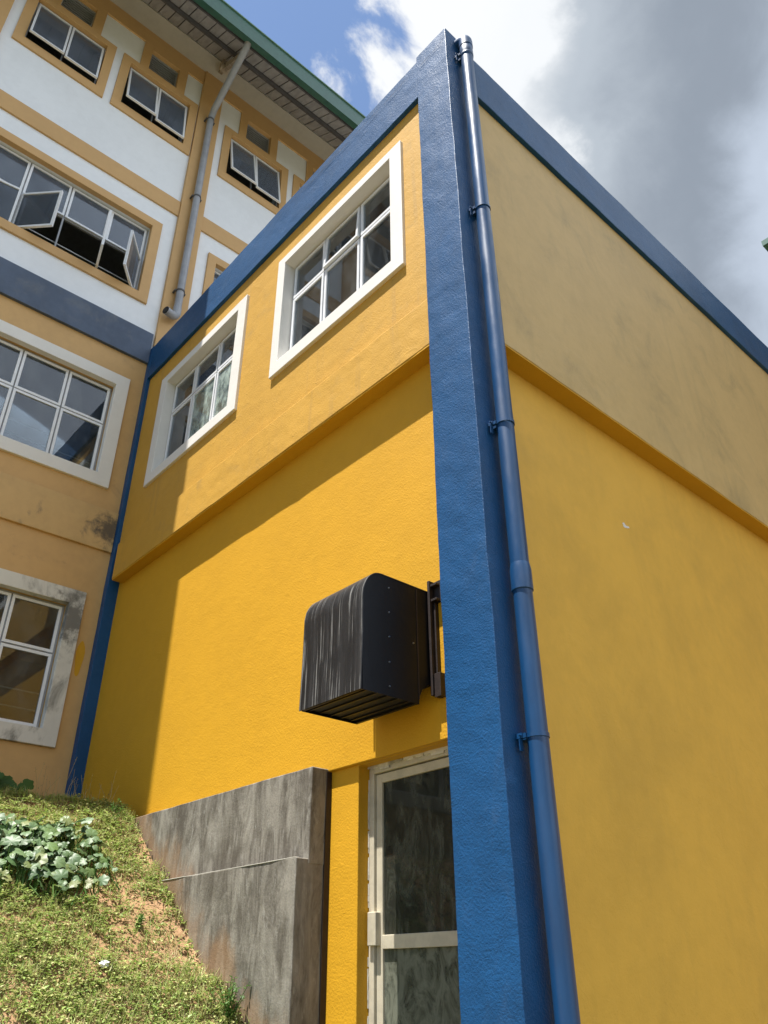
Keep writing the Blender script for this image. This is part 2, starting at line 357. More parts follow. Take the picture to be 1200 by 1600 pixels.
def wall_grid(axis, front, back, u0, u1, z0, z1, holes):
    """a wall slab in the plane axis=front, with rectangular openings (u0,u1,z0,z1)"""
    us = sorted({u0, u1, *[h[i] for h in holes for i in (0, 1) if u0 < h[i] < u1]})
    zs = sorted({z0, z1, *[h[i] for h in holes for i in (2, 3) if z0 < h[i] < z1]})
    b = MB(); idx = {}
    def vid(i, j, s_):
        k = (i, j, s_)
        if k not in idx:
            p = [us[i], front if s_ == 0 else back, zs[j]] if axis == 1 else [front if s_ == 0 else back, us[i], zs[j]]
            idx[k] = len(b.v); b.v.append(tuple(p))
        return idx[k]
    def solid(i, j):
        if not (0 <= i < len(us) - 1 and 0 <= j < len(zs) - 1): return False
        cu, cz = (us[i] + us[i + 1]) / 2, (zs[j] + zs[j + 1]) / 2
        return not any(h[0] < cu < h[1] and h[2] < cz < h[3] for h in holes)
    for i in range(len(us) - 1):
        for j in range(len(zs) - 1):
            if not solid(i, j): continue
            for s_ in (0, 1): b.f.append((vid(i, j, s_), vid(i + 1, j, s_), vid(i + 1, j + 1, s_), vid(i, j + 1, s_)))
            for (di, dj, a, c) in ((-1, 0, (0, 0), (0, 1)), (1, 0, (1, 0), (1, 1)), (0, -1, (0, 0), (1, 0)), (0, 1, (0, 1), (1, 1))):
                if not solid(i + di, j + dj):
                    b.f.append((vid(i + a[0], j + a[1], 0), vid(i + c[0], j + c[1], 0), vid(i + c[0], j + c[1], 1), vid(i + a[0], j + a[1], 1)))
    return b
def ring(b, axis, f0, f1, u0, u1, z0, z1, w, T=None):
    """rectangular frame of bars of width w"""
    def bx(a, c, d, e):
        if axis == 1: b.box(a, c, f0, f1, d, e, T)
        else: b.box(f0, f1, a, c, d, e, T)
    bx(u0, u0 + w, z0, z1); bx(u1 - w, u1, z0, z1); bx(u0 + w, u1 - w, z0, z0 + w); bx(u0 + w, u1 - w, z1 - w, z1)
    return b
def P3(axis, f, u, z): return Vector((u, f, z)) if axis == 1 else Vector((f, u, z))
def window(parent, axis, front, u0, u1, z0, z1, ucuts, zcut, open_=None, bars=True, glassmats=None, inward=1, sash='alu', glaze='glass'):
    """aluminium window: frame, one sash and one pane per light. front = outer plane of the frame;
    inward = sign of the direction into the building. open_ maps (column,row) to (kind, degrees)."""
    open_ = open_ or {}; glassmats = glassmats or {}
    d = 0.05 * inward; fw = 0.022
    fr = MB(); ring(fr, axis, front, front + d, u0, u1, z0, z1, fw)
    us = [u0 + fw, *ucuts, u1 - fw]; zs = [z0 + fw] + ([zcut] if zcut else []) + [z1 - fw]
    for u in ucuts:
        if axis == 1: fr.box(u - 0.011, u + 0.011, front + d * .35, front + d, z0 + fw, z1 - fw)
        else: fr.box(front + d * .35, front + d, u - 0.011, u + 0.011, z0 + fw, z1 - fw)
    if zcut:
        for i in range(len(us) - 1):
            a = us[i] + (0.011 if i else 0); c = us[i + 1] - (0.011 if i < len(us) - 2 else 0)
            if axis == 1: fr.box(a, c, front + d * .35, front + d, zcut - 0.011, zcut + 0.011)
            else: fr.box(front + d * .35, front + d, a, c, zcut - 0.011, zcut + 0.011)
    w = fr.build('window', 'alu_grey' if sash == 'alu' else sash, parent)
    for i in range(len(us) - 1):
        for j in range(len(zs) - 1):
            a = us[i] + (0.009 if i else 0.004); c = us[i + 1] - (0.009 if i < len(us) - 2 else 0.004)
            e = zs[j] + (0.009 if j else 0.004); g = zs[j + 1] - (0.009 if j < len(zs) - 2 else 0.004)
            T = None; off = -0.012 * inward
            if (i, j) in open_:
                kind, ang = open_[(i, j)]
                if kind == 'top': piv = P3(axis, front, 0, g); ax = 'X' if axis == 1 else 'Y'; sg = -1 if axis == 1 else -1
                elif kind == 'left': piv = P3(axis, front, a, 0); ax = 'Z'; sg = -1
                else: piv = P3(axis, front, c, 0); ax = 'Z'; sg = 1
                T = Matrix.Translation(piv) @ Matrix.Rotation(rad(ang) * sg, 4, ax) @ Matrix.Translation(-piv)
            sb = ring(MB(), axis, front + off, front + off + 0.032 * inward, a, c, e, g, 0.03, T)
            sb.build('sash', sash, w)
            pb = MB(); gy = front + off + 0.014 * inward
            if axis == 1: pb.box(a + .028, c - .028, gy, gy + 0.005 * inward, e + .028, g - .028, T)
            else: pb.box(gy, gy + 0.005 * inward, a + .028, c - .028, e + .028, g - .028, T)
            pb.build('pane', glassmats.get((i, j), M[glaze]), w)
    if bars:
        for q in ((0.20, 0.36) if bars is True else bars):
            zz = z0 + q; f = front + 0.11 * inward
            MB().tube([P3(axis, f, u0 - .02, zz), P3(axis, f, u1 + .02, zz)], 0.008, 8).build('guard_bar', 'alu', w, smooth=True)
    return w

# ---------------------------------------------------------------- ground
GZ = -1.5
MB().add([(-900, -900, GZ), (900, -900, GZ), (900, 900, GZ), (-900, 900, GZ)], [(0, 1, 2, 3)]).build('ground', 'yard')['kind'] = 'structure'
def bank_z(x, y):
    z = 1.036 - 0.70 * (x + 3.853)
    z = min(z, 1.27 + 0.03 * max(0, -4.2 - x)) if x > -4.7 else 1.285
    if x < -4.0: z = min(z, 1.30)
    p = Vector((x, y, 0))
    z += 0.05 * noise.noise(p * 1.7) + 0.025 * noise.noise(p * 5.0) + 0.03 * (y + 0.3) * 0.5
    if x > -1.7: z -= max(0.0, (x + 1.7)) * max(0.0, min(1.0, (y + 0.9) / 0.8)) * 1.2
    return z
def bare(x, y):
    """0 = overgrown, 1 = bare soil"""
    v = noise.noise(Vector((x * 2.1, y * 2.1, 4.0))) * 0.75 + noise.noise(Vector((x * 6.0, y * 6.0, 9.0))) * 0.45
    d = math.hypot((x + 3.02) / 0.46, (y + 0.38) / 0.30); v += max(0.0, 1.2 - d) * 0.95
    d = math.hypot((x + 2.55) / 0.35, (y + 0.16) / 0.16); v += max(0.0, 1.1 - d) * 0.6
    d = math.hypot((x + 3.6) / 0.3, (y + 0.12) / 0.16); v += max(0.0, 1.0 - d) * 0.5
    return max(0.0, min(1.0, (v - 0.17) / 0.35))
def make_bank():
    b = MB(); nx, ny = 240, 130
    xs = [-5.75 + 5.6 * i / nx for i in range(nx + 1)]; ys = [-0.02 - 2.4 * (j / ny) for j in range(ny + 1)] + [-2.6 - 0.35 * k for k in range(24)]
    for y in ys:
        for x in xs:
            p = Vector((x, y, 0)); z = bank_z(x, y)
            z += bare(x, y) * (0.010 * noise.noise(p * 22) + 0.006 * noise.noise(p * 55)) - bare(x, y) * 0.02
            b.v.append((x, y, z))
    n = nx + 1
    for j in range(len(ys) - 1):
        for i in range(nx): b.f.append((j * n + i, j * n + i + 1, (j + 1) * n + i + 1, (j + 1) * n + i))
    o = b.build('bank', 'soil', smooth=True, fix=True); o['kind'] = 'structure'; return o
make_bank()

# ---------------------------------------------------------------- annex (yellow building)
AX = thing('annex_building', (-2.8, 4.0, GZ), 'bright yellow plastered building with blue corner column and blue parapet', 'building')
XL = -5.68
# front face (towards -y)
W1 = (-2.42, -0.785, 5.115, 6.465); W2 = (-4.945, -3.31, 5.10, 6.46)
wall_grid(1, 0.13, 0.33, -5.66, -0.2, -1.7, 3.99, [(-1.58, -0.2, -1.8, 1.155)]).build('wall', 'yellow', AX, bevel=0.006)
wall_grid(1, 0.16, 0.36, -1.66, -0.2, -1.7, 1.20, [(-1.305, -0.40, -1.8, 1.152)]).build('door_wall', 'yellow', AX, bevel=0.005)
wall_grid(1, 0.045, 0.27, -5.66, -0.2, 3.96, 7.0, [W1, W2]).build('upper_wall', 'yellow_old_haze', AX, bevel=0.004)
MB().gbox(-5.50, -0.30, 0.0, 0.2, 3.917, 4.365, 0.10, 0.0035, 1.0).build('floor_band', 'yellow_old_haze', AX, bevel=0.007)
MB().gbox(-5.62, -0.30, 0.003, 0.20, 6.9, 7.462, 0.10, 0.004, 2.0).build('parapet', 'blue', AX, bevel=0.008)
col = MB().gbox(-0.375, 0.0, -0.004, 0.378, -1.7, 7.515, 0.06, 0.0045, 3.0).build('corner_column', 'blue', AX, bevel=0.004)
MB().gbox(-5.675, -5.575, 0.0, 0.20, -1.0 + 2.38, 7.47, 0.1, 0.003, 4.0).build('junction_strip', 'blue', AX, bevel=0.005)
MB().box(-5.675, -5.50, 0.02, 0.20, -1.0, 1.385).build('plinth', 'concrete', AX)
# side face (towards +x)
LB = 10.2
wall_grid(0, -0.165, -0.36, 0.2, LB, -1.7, 3.99, []).build('wall', 'yellow_low_lit', AX)
wall_grid(0, -0.048, -0.27, 0.2, LB, 3.96, 7.0, []).build('upper_wall', 'yellow_side_sheen', AX)
MB().gbox(-0.2, -0.012, 0.3, LB, 3.905, 4.36, 0.12, 0.0035, 5.0).build('floor_band', 'yellow_side_sheen', AX, bevel=0.007)
MB().gbox(-0.2, -0.003, 0.3, LB, 6.868, 7.445, 0.12, 0.004, 6.0).build('parapet', 'blue', AX, bevel=0.008)
MB().box(XL, -0.17, LB - 0.01, LB + 0.2, -1.7, 7.0).build('wall', 'yellow_side_sheen', AX)
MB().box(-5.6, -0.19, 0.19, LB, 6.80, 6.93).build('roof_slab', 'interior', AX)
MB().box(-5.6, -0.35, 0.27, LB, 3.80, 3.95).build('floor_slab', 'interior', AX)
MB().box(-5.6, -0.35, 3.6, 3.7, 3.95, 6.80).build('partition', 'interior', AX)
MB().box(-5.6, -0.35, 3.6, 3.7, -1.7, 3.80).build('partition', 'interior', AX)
MB().box(-5.495, -0.37, 0.006, 0.132, 3.905, 3.925).build('band_soffit', 'yellow', AX)
MB().box(-0.167, -0.018, 0.37, LB, 3.893, 3.915).build('band_soffit', 'yellow', AX)
# plaster lines and cracks in the parapet
def crack(pts, f, width, seed):
    r = random.Random(seed); b = MB(); n = 60
    for i in range(n + 1):
        t = i / n; u = pts[0][0] + (pts[1][0] - pts[0][0]) * t; z = pts[0][1] + (pts[1][1] - pts[0][1]) * t
        z += 0.012 * noise.noise(Vector((u * 3.0, seed, 0))) + 0.006 * noise.noise(Vector((u * 14.0, seed, 1)))
        w = width * max(0.12, 0.5 + 0.9 * noise.noise(Vector((u * 5.0, seed, 7)))) * min(1, 6 * t + .1, 6 * (1 - t) + .1)
        b.v += [(u, f, z - w), (u, f, z + w)]
    for i in range(n): b.f.append((2 * i, 2 * i + 2, 2 * i + 3, 2 * i + 1))
    return b
crack([(-0.345, 7.30), (-0.01, 7.33)], -0.0125, 0.005, 1).build('crack', 'crack', col)
crack([(-2.3, 7.325), (-0.40, 7.335)], -0.0075, 0.006, 2).build('crack', 'crack', AX)
crack([(-2.9, 7.37), (-1.2, 7.375)], -0.0075, 0.004, 3).build('crack', 'crack', AX)
# white window surrounds and windows
for (a, c, e, g), (oa, oc, oe, og), gm, op in ((W1, (-2.54, -0.64, 4.968, 6.57), {}, {(1, 1): ('top', 3.5)}),
                                               (W2, (-5.10, -3.145, 4.965, 6.575), {(1, 0): M['glass_dusty'], (2, 0): M['glass_dusty']}, {})):
    wall_grid(1, 0.012, 0.15, oa, oc, oe, og, [(a + .004, c - .004, e + .004, g - .004)]).build('window_surround', 'white_trim', AX, bevel=0.006)
    b = MB(); b.box(a - .001, c + .001, 0.145, 0.268, e - .003, e + .006); b.box(a - .001, c + .001, 0.145, 0.268, g - .006, g + .003)
    b.box(a - .003, a + .006, 0.145, 0.268, e + .006, g - .006); b.box(c - .006, c + .003, 0.145, 0.268, e + .006, g - .006)
    b.build('window_reveal', 'white_trim', AX)
    w3 = (c - a) / 3
    window(AX, 1, 0.142, a + .006, c - .006, e + .006, g - .006, [a + w3 + .002, a + 2 * w3 - .002], 5.985, op, True, gm)
# glazed door in the recess by the column
dr = ring(MB(), 1, 0.245, 0.30, -1.303, -0.402, GZ, 1.150, 0.045).build('door', 'cream', AX, bevel=0.004)
lf = MB(); ring(lf, 1, 0.262, 0.297, -1.254, -0.451, GZ + .05, 1.098, 0.052); lf.box(-1.202, -0.503, 0.258, 0.298, 0.148, 0.218)
lf.box(-1.202, -0.503, 0.258, 0.298, -1.2, -1.12)
lf.build('door_leaf', 'cream', dr, bevel=0.003)
MB().box(-1.204, -0.501, 0.276, 0.282, 0.216, 1.048).build('pane', 'glass_smear', dr)
MB().box(-1.204, -0.501, 0.276, 0.282, -1.122, 0.150).build('pane', 'glass_painted', dr)
MB().box(-1.204, -0.501, 0.272, 0.286, GZ + .1, -1.198).build('kick_panel', 'cream', dr)
MB().box(-1.288, -1.218, 0.222, 0.262, 0.165, 0.335).build('lock_case', 'cream', dr, bevel=0.004)
fl = MB()
rr = random.Random(3)
for k in range(60):
    x = -1.29 + 0.87 * rr.random(); s_ = rr.uniform(.006, .05); h_ = rr.uniform(.004, .02) * (1 if rr.random() < .8 else 1.7)
    fl.box(x - s_, min(x + s_, -.41), 0.240 - rr.uniform(0, .007), 0.25, 1.151 - h_, 1.153)
fl.build('flaking_putty', 'white_old', dr)['kind'] = 'stuff'
fl = MB()
for k in range(46):
    z = -0.5 + 1.6 * rr.random(); s_ = rr.uniform(.006, .05)
    fl.box(-1.306, -1.3005 + rr.uniform(0, .004), 0.2415 - rr.uniform(0, .004), 0.246, z - s_, z + s_)
fl.build('flaking_putty', 'white_old', dr)['kind'] = 'stuff'

# ---------------------------------------------------------------- concrete retaining wall against the yellow wall
RW = thing('retaining_wall', (-3.6, 0.02, GZ), 'grey streaked concrete wall with a stepped ledge beside the grassy bank', 'wall')
MB().gbox(-5.55, -1.575, 0.0, 0.155, 0.60, 1.172, 0.09, 0.004, 8.0).build('upper_course', 'concrete', RW, bevel=0.006)
MB().gbox(-5.55, -1.578, -0.086, 0.155, GZ - .1, 0.632, 0.09, 0.005, 9.0).build('lower_course', 'concrete', RW, bevel=0.005)
MB().gbox(-3.25, -1.588, -0.0870, -0.06, 0.629, 0.6345, 0.05, 0.002, 10.0).build('lit_ledge_edge', 'beam', RW, bevel=0.002)  # pale strip: sunlit edge highlight put into the colour, along with efflorescence

MB().box(-1.60, -1.568, 0.118, 0.157, GZ, 1.152).build('joint', 'rust', RW)
# ---------------------------------------------------------------- exhaust hood
HD = thing('exhaust_hood', (-0.87, 0.13, 1.36), 'black sheet metal exhaust hood with white streaks on the yellow wall', 'exhaust hood')
hx0, hx1, hz0, hz1, hyf, hyb = -1.115, -0.572, 1.335, 2.056, -0.44, -0.015
arc = [(0.118, hz1), (hyb, hz1)] + [(-0.30 - 0.14 * math.sin(t), hz1 - 0.19 + 0.19 * math.cos(t)) for t in [rad(90) * k / 10 for k in range(11)]] + [(hyf + .002, hz1 - .40), (hyf - .004, hz0)]
def sheet(poly, th, x0, x1):
    b = MB(); n = len(poly); nx = 18
    for side in (0, 1):
        for i, (y, z) in enumerate(poly):
            p0 = Vector(poly[max(i - 1, 0)]); p1 = Vector(poly[min(i + 1, n - 1)]); t = (p1 - p0).normalized(); nn = Vector((t.y, -t.x))
            for k in range(nx + 1):
                x = x0 + (x1 - x0) * k / nx; w = 0.004 * noise.noise(Vector((x * 6, i * .7, 2)))
                b.v.append((x, y + nn.x * th * side + w, z + nn.y * th * side + w))
    m_ = nx + 1
    for i in range(n - 1):
        for k in range(nx):
            q = i * m_ + k; b.f.append((q, q + 1, q + m_ + 1, q + m_)); q += n * m_; b.f.append((q, q + m_, q + m_ + 1, q + 1))
    for i in range(n - 1):
        for k in (0, nx):
            q = i * m_ + k; b.f.append((q, q + m_, q + m_ + n * m_, q + n * m_))
    for k in range(nx):
        for i in (0, n - 1):
            q = i * m_ + k; b.f.append((q, q + n * m_, q + n * m_ + 1, q + 1))
    return b
sheet(arc, 0.004, hx0 - .004, hx1 + .004).build('shell', 'hood_shell', HD, smooth=True)
side = arc[:-1] + [(hyf + .006, hz0), (hyb, hz0), (hyb + .006, hz0 + .045), (hyb + .03, hz0 + .09), (hyb + .075, hz0 + .128), (0.118, hz0 + .14)]
for x in (hx0, hx1 - .004):
    MB().prism(side, 0, x, x + .004).build('side_panel', 'hood_side', HD)
MB().prism([(hyb - .03, hz1 - .03), (0.128, hz1 - .03), (0.128, hz0 + .145), (hyb - .03, hz0 + .145)], 0, -1.09, hx1 - .014).build('duct_neck', 'hood_side', HD)
MB().box(hx1 - .001, hx1 + .003, hyb - .004, hyb + .004, hz0 + .03, hz1 - .01).build('seam', 'rust', HD)
MB().box(hx0 + .006, hx1 - .006, hyf + .01, hyb - .002, hz0 + .017, hz0 + .021).build('bottom_panel', 'black', HD)
for y0_, y1_ in ((hyf + .004, hyf + .02), (hyb - .02, hyb - .001)):
    MB().box(hx0 + .004, hx1 - .004, y0_, y1_, hz0 + .001, hz0 + .02).build('bottom_rail', 'hood_side', HD)
for k in range(5):
    y = -0.385 + k * 0.078
    T = Matrix.Translation((0, y, hz0 + .012)) @ Matrix.Rotation(rad(8), 4, 'X')
    MB().box(hx0 + .008, hx1 - .008, -.008, .008, -.004, .004, T).build('grille_bar', 'hood_side', HD)
for y, z in ((-.24, 1.985), (-.24, 1.83), (-.24, 1.68), (-.24, 1.53), (-.24, 1.39), (-.05, 1.69)):
    MB().tube([(hx1 - .001, y, z), (hx1 + .006, y, z)], [0.006, 0.0035], 8).build('rivet', 'chrome', HD)
br = MB(); br.box(-0.566, -0.548, 0.075, 0.13, 1.40, 2.125); br.box(-0.548, -0.490, 0.118, 0.1325, 1.98, 2.125); br.box(-0.548, -0.500, 0.085, 0.118, 2.085, 2.10); br.box(-0.548, -0.500, 0.085, 0.118, 1.985, 2.0)
br.box(-0.548, -0.500, 0.09, 0.1325, 1.39, 1.53); br.box(-0.540, -0.528, 0.1, 0.131, 1.53, 1.98)
br.build('bracket', 'rust', HD, bevel=0.002)
MB().box(-1.132, -1.117, 0.075, 0.131, 1.40, 2.10).build('bracket', 'rust', HD)

# ---------------------------------------------------------------- blue downpipe on the column
BP = thing('downpipe', (0.08, 0.18, GZ), 'glossy blue downpipe strapped to the blue corner column', 'pipe')
px, py, pr = 0.080, 0.180, 0.0545
MB().tube([(px, py, GZ - .02), (px, py, 1.93)], pr, 32, False).build('pipe_length', 'blue_pipe', BP, smooth=True)
MB().tube([(px - .004, py + .004, 1.90), (px - .003, py + .003, 4.6), (px, py, 7.26)], pr, 32, False).build('pipe_length', 'blue_pipe', BP, smooth=True)
MB().tube([(px, py, 1.86), (px, py, 1.865), (px, py, 1.99), (px, py, 2.03)], [pr + .001, pr + .007, pr + .007, pr + .001], 32, False).build('socket', 'blue_pipe', BP, smooth=True)
MB().tube([(px, py, 7.12), (px, py, 7.125), (px, py, 7.30), (px, py, 7.305)], [pr, pr + .004, pr + .004, pr], 32, False).build('socket', 'blue_pipe', BP, smooth=True)
e = MB(); pts = [(px, py, 7.28)] + [(px - 0.075 + 0.075 * math.cos(rad(90) * k / 8), py, 7.355 + 0.062 * math.sin(rad(90) * k / 8)) for k in range(9)] + [(px - .12, py, 7.417)]
e.tube(pts, pr + .008, 28).build('elbow', 'blue_pipe', BP, smooth=True)
for z in (7.155, 5.077, 3.027, 1.059):
    c = MB(); c.tube([(px, py, z - .012), (px, py, z - .011), (px, py, z + .011), (px, py, z + .012)], [pr, pr + .005, pr + .005, pr], 32, False)
    c.box(-0.002, px - pr + .012, py - 0.075, py - 0.058, z - .013, z + .013); c.box(-0.002, px - pr + .006, py - 0.03, py + .03, z - .011, z + .011)
    c.box(px - pr - .01, px - pr + .03, py - 0.066, py - 0.05, z - .012, z + .012)
    c.tube([(px - pr + .006, py - .095, z), (px - pr + .006, py - .04, z)], 0.006, 8)
    c.build('strap_clamp', 'blue_pipe', BP, smooth=True)
    MB().box(px - pr - .004, px - pr + .002, py - .082, py - .060, z - .075, z - .012).build('strap_tail', 'blue_pipe', BP)

# ---------------------------------------------------------------- main building
MN = thing('main_building', (-9.0, -1.0, GZ), 'four storey white and ochre building with rows of aluminium windows and green eaves', 'building')
PITCH = 3.42; Y0, Y1 = -10.2, 13.9
holes = []
def bay(b): return 0.03 + PITCH * b                     # y of the right pilaster's near edge
LOW = [b for b in (-2, -1, 0)]; UP = [-2, -1, 0, 1, 2]
for b in UP:
    y = bay(b)
    holes += [(y - 2.69, y - 0.355, 8.35, 9.72)]
    for q in (-1.25, -2.75): holes += [(y + q, y + q + 1.10, 11.89, 12.97)]
    for q in (-0.97, -2.46): holes += [(y + q, y + q + 0.52, 13.13, 13.665)]
for b in LOW:
    y = bay(b); holes += [(y - 2.66, y - 0.385, 2.195, 3.575), (y - 2.66, y - 0.385, 5.285, 6.65)]
lowh = [h for h in holes if h[3] < 7.2]; uph = [h for h in holes if h[3] > 7.2]
wall_grid(0, XL, XL - 0.25, Y0, Y1, -1.7, 7.45, lowh).build('lower_wall', 'tan', MN)
wall_grid(0, XL, XL - 0.25, Y0, Y1, 7.45, 14.15, uph).build('upper_wall', 'white_wall', MN)
MB().box(XL - .2, XL + .045, Y0, -0.002, 7.205, 7.73).build('floor_band', 'blue_old', MN, bevel=0.006)
MB().box(XL - .2, XL + .035, Y0, -0.002, 4.31, 4.84).build('floor_band', 'stained', MN, bevel=0.006)
MB().box(XL - .2, XL + .06, Y0, -0.002, -1.7, 1.37).build('plinth', 'concrete', MN)
for z0, z1 in ((10.235, 10.555), (13.765, 14.12)):
    for b in UP:
        MB().box(XL - .1, XL + .03, bay(b) - 3.03 + .0, bay(b), z0, z1).build('string_course', 'ochre', MN, bevel=0.004)
for b in [-3] + UP:
    y = bay(b); MB().box(XL - .1, XL + .06, y, y + 0.39, 7.40, 14.118).build('pilaster', 'ochre', MN, bevel=0.005)
MB().box(XL - .3, -5.31, Y0, Y1, 14.12, 14.60).build('eave_beam', 'beam', MN)
# storey floors, back wall and ends keep the rooms dark
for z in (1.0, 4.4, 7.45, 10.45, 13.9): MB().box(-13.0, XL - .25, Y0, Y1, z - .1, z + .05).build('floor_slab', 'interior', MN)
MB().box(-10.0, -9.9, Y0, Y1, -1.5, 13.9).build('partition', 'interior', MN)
MB().box(-13.2, -13.0, Y0, Y1, -1.7, 14.0).build('back_wall', 'white_wall', MN)
for y in (Y0 - .2, Y1): MB().box(-13.2, XL - .0, y, y + .2, -1.7, 14.0).build('end_wall', 'white_wall', MN)
rw = random.Random(11)
for b in UP:
    y = bay(b)
    # third storey: four lights, casements swung open
    wall_grid(0, XL + .035, XL - .05, y - 2.83, y - 0.21, 8.205, 9.865, [(y - 2.686, y - .359, 8.354, 9.716)]).build('window_surround', 'ochre', MN, bevel=0.005)
    op = {(0, 0): ('left', 7), (1, 0): ('left', 46), (2, 0): ('right', 76), (3, 0): ('right', 52)} if b == 0 else {(rw.randrange(4), 0): (rw.choice(('left', 'right')), rw.uniform(20, 70)) for _ in range(2)}
    b0, b1 = y - 2.69, y - .355; w4 = (b1 - b0 - .08) / 4
    window(MN, 0, XL - .10, b0 + .003, b1 - .003, 8.353, 9.717, [b0 + .02 + w4, b0 + .04 + 2 * w4, b0 + .06 + 3 * w4], 9.07, op, (0.30,), inward=-1, glaze='glass_fog_sheen')
    # top storey: surround with louvre above, two top-hung lights
    for q in (-1.25, -2.75):
        h1 = (y + q, y + q + 1.10, 11.89, 12.97); lq = y + q + 0.28; h2 = (lq, lq + .52, 13.13, 13.665)
        wall_grid(0, XL + .03, XL - .05, y + q - .14, y + q + 1.235, 11.72, 13.095, [(h1[0] + .004, h1[1] - .004, h1[2] + .004, h1[3] - .004)]).build('window_surround', 'ochre', MN, bevel=0.004)
        wall_grid(0, XL + .03, XL - .05, lq - .145, lq + .67, 13.095, 13.767, [(h2[0] + .004, h2[1] - .004, h2[2] + .004, h2[3] - .004)]).build('louvre_surround', 'ochre', MN, bevel=0.004)
        window(MN, 0, XL - .05, h1[0] + .003, h1[1] - .003, 11.893, 12.967, [(h1[0] + h1[1]) / 2], None, {(0, 0): ('top', rw.uniform(10, 13)), (1, 0): ('top', rw.uniform(8, 12))}, False, inward=-1, glaze='glass_fog_sheen')
        lv = MB(); ring(lv, 0, XL - .07, XL - .04, h2[0], h2[1], h2[2], h2[3], .02); lv.box(XL - .12, XL - .115, h2[0], h2[1], h2[2], h2[3])
        for k in range(9):
            T = Matrix.Translation((XL - .065, 0, h2[2] + .045 + k * .056)) @ Matrix.Rotation(rad(40), 4, 'Y')
            lv.box(-.028, .028, h2[0] + .02, h2[1] - .02, -.002, .002, T)
        lv.build('louvre', 'alu_grey', MN)
for b in LOW:
    y = bay(b)
    for z0, z1, zc, mt in ((2.195, 3.575, 3.01, 'white_old'), (5.285, 6.65, 6.05, 'white_trim')):
        b0, b1 = y - 2.66, y - .385; w4 = (b1 - b0 - .08) / 4
        wall_grid(0, XL + .04, XL - .05, b0 - .16, b1 + .165, z0 - .165, z1 + .165, [(b0 + .004, b1 - .004, z0 + .004, z1 - .004)]).build('window_surround', mt, MN, bevel=0.006)
        window(MN, 0, XL - .085, b0 + .003, b1 - .003, z0 + .003, z1 - .003, [b0 + .02 + w4, b0 + .04 + 2 * w4, b0 + .06 + 3 * w4], zc, None, (0.22, 0.40), inward=-1)
# eaves: sloping sheet soffit in pans, purlin, fascia gutter, roof
SL = Vector((0.98, 0, -0.69)).normalized(); SN = Vector((0.69, 0, 0.98)).normalized()
A0 = Vector((-5.33, 0, 14.155))
def soff(t, y, h=0.0): p = A0 + SL * t + SN * h; return Vector((p.x, y, p.z))
L = 1.20
def slab(t0, t1, y0, y1, h0, h1):
    vs = [soff(t, y, h) for t in (t0, t1) for y in (y0, y1) for h in (h0, h1)]
    return MB().add(vs, [(0, 1, 3, 2), (4, 6, 7, 5), (0, 4, 5, 1), (2, 3, 7, 6), (0, 2, 6, 4), (1, 5, 7, 3)])
roof = slab(-0.02, L + 0.02, Y0 - .3, Y1 + .3, 0.03, 0.06)
vs = [(-4.35, Y0 - .3, 13.56), (-4.35, Y1 + .3, 13.56), (-9.5, Y0 - .3, 17.1), (-9.5, Y1 + .3, 17.1), (-14.4, Y0 - .3, 13.6), (-14.4, Y1 + .3, 13.6)]
RF = roof.add([Vector(v) + Vector((0, 0, .10)) for v in vs] + [Vector(v) + Vector((0, 0, .06)) for v in vs], [(0, 1, 3, 2), (2, 3, 5, 4), (6, 8, 9, 7), (8, 10, 11, 9), (0, 2, 8, 6), (2, 4, 10, 8), (1, 7, 9, 3), (3, 9, 11, 5), (0, 6, 7, 1), (4, 5, 11, 10)]).build('roof', 'dark_steel', MN)
pit = 0.182; n = int((Y1 - Y0) / pit)
for row, (t0, t1) in enumerate(((0.0, 0.545), (0.615, 1.10))):
    me = None
    for i in range(n):
        y = Y0 + i * pit
        if me is None:
            b_ = slab(t0, t1, Y0 + .008, Y0 + pit - .008, 0.008, 0.028); me = b_.mesh('soffit_pan', M['sheet'])
        o = link('soffit_pan', me, RF)
        o.matrix_parent_inverse = Matrix.Translation(-origin(MN)) if False else Matrix.Identity(4)
        o.location = (0, y - Y0 + rw.uniform(-.003, .003), rw.uniform(-.004, .003))
slab(0.555, 0.610, Y0, Y1, -0.06, 0.0).build('purlin', 'dark_steel', MN)
slab(1.115, 1.16, Y0, Y1, -0.05, 0.02).build('purlin', 'dark_steel', MN)
slab(1.06, 1.085, Y0, Y1, -0.02, 0.02).build('purlin', 'steel', MN)
g = MB(); g.prism([(-4.33, 13.34), (-4.205, 13.30), (-4.20, 13.66), (-4.185, 13.675), (-4.185, 13.70), (-4.205, 13.70), (-4.215, 13.76), (-4.34, 13.76)], 1, Y0 - .3, Y1 + .3)
g.build('gutter', 'green', MN)
MB().box(-4.197, -4.178, Y0 - .3, Y1 + .3, 13.668, 13.692).build('gutter_lip', 'green_hi', MN)
for b in [-2, -1, 0, 1, 2]:
    y = bay(b) + .20
    vs = [soff(t, y + q, h) for t in (-0.05, 0.86) for q in (-.05, .02) for h in (-.17, -.065)]
    MB().add(vs, [(0, 1, 3, 2), (4, 6, 7, 5), (0, 4, 5, 1), (2, 3, 7, 6), (0, 2, 6, 4), (1, 5, 7, 3)]).build('rafter', 'timber', MN)
    MB().box(-5.35, -5.20, y - .09, y + .06, 13.93, 14.10).build('rafter_plate', 'timber', MN)
# dirt smear of yellow paint beside the ground floor window
b = MB(); n = 18
cy, cz = -0.118, 3.0
for k in range(n):
    t = 2 * math.pi * k / n; b.v.append((XL + .0035, cy + (0.045 + .008 * math.sin(3 * t)) * math.cos(t) , cz + 0.20 * math.sin(t)))
b.f.append(tuple(range(n))); b.build('paint_smear', 'yellow', MN, fix=False)

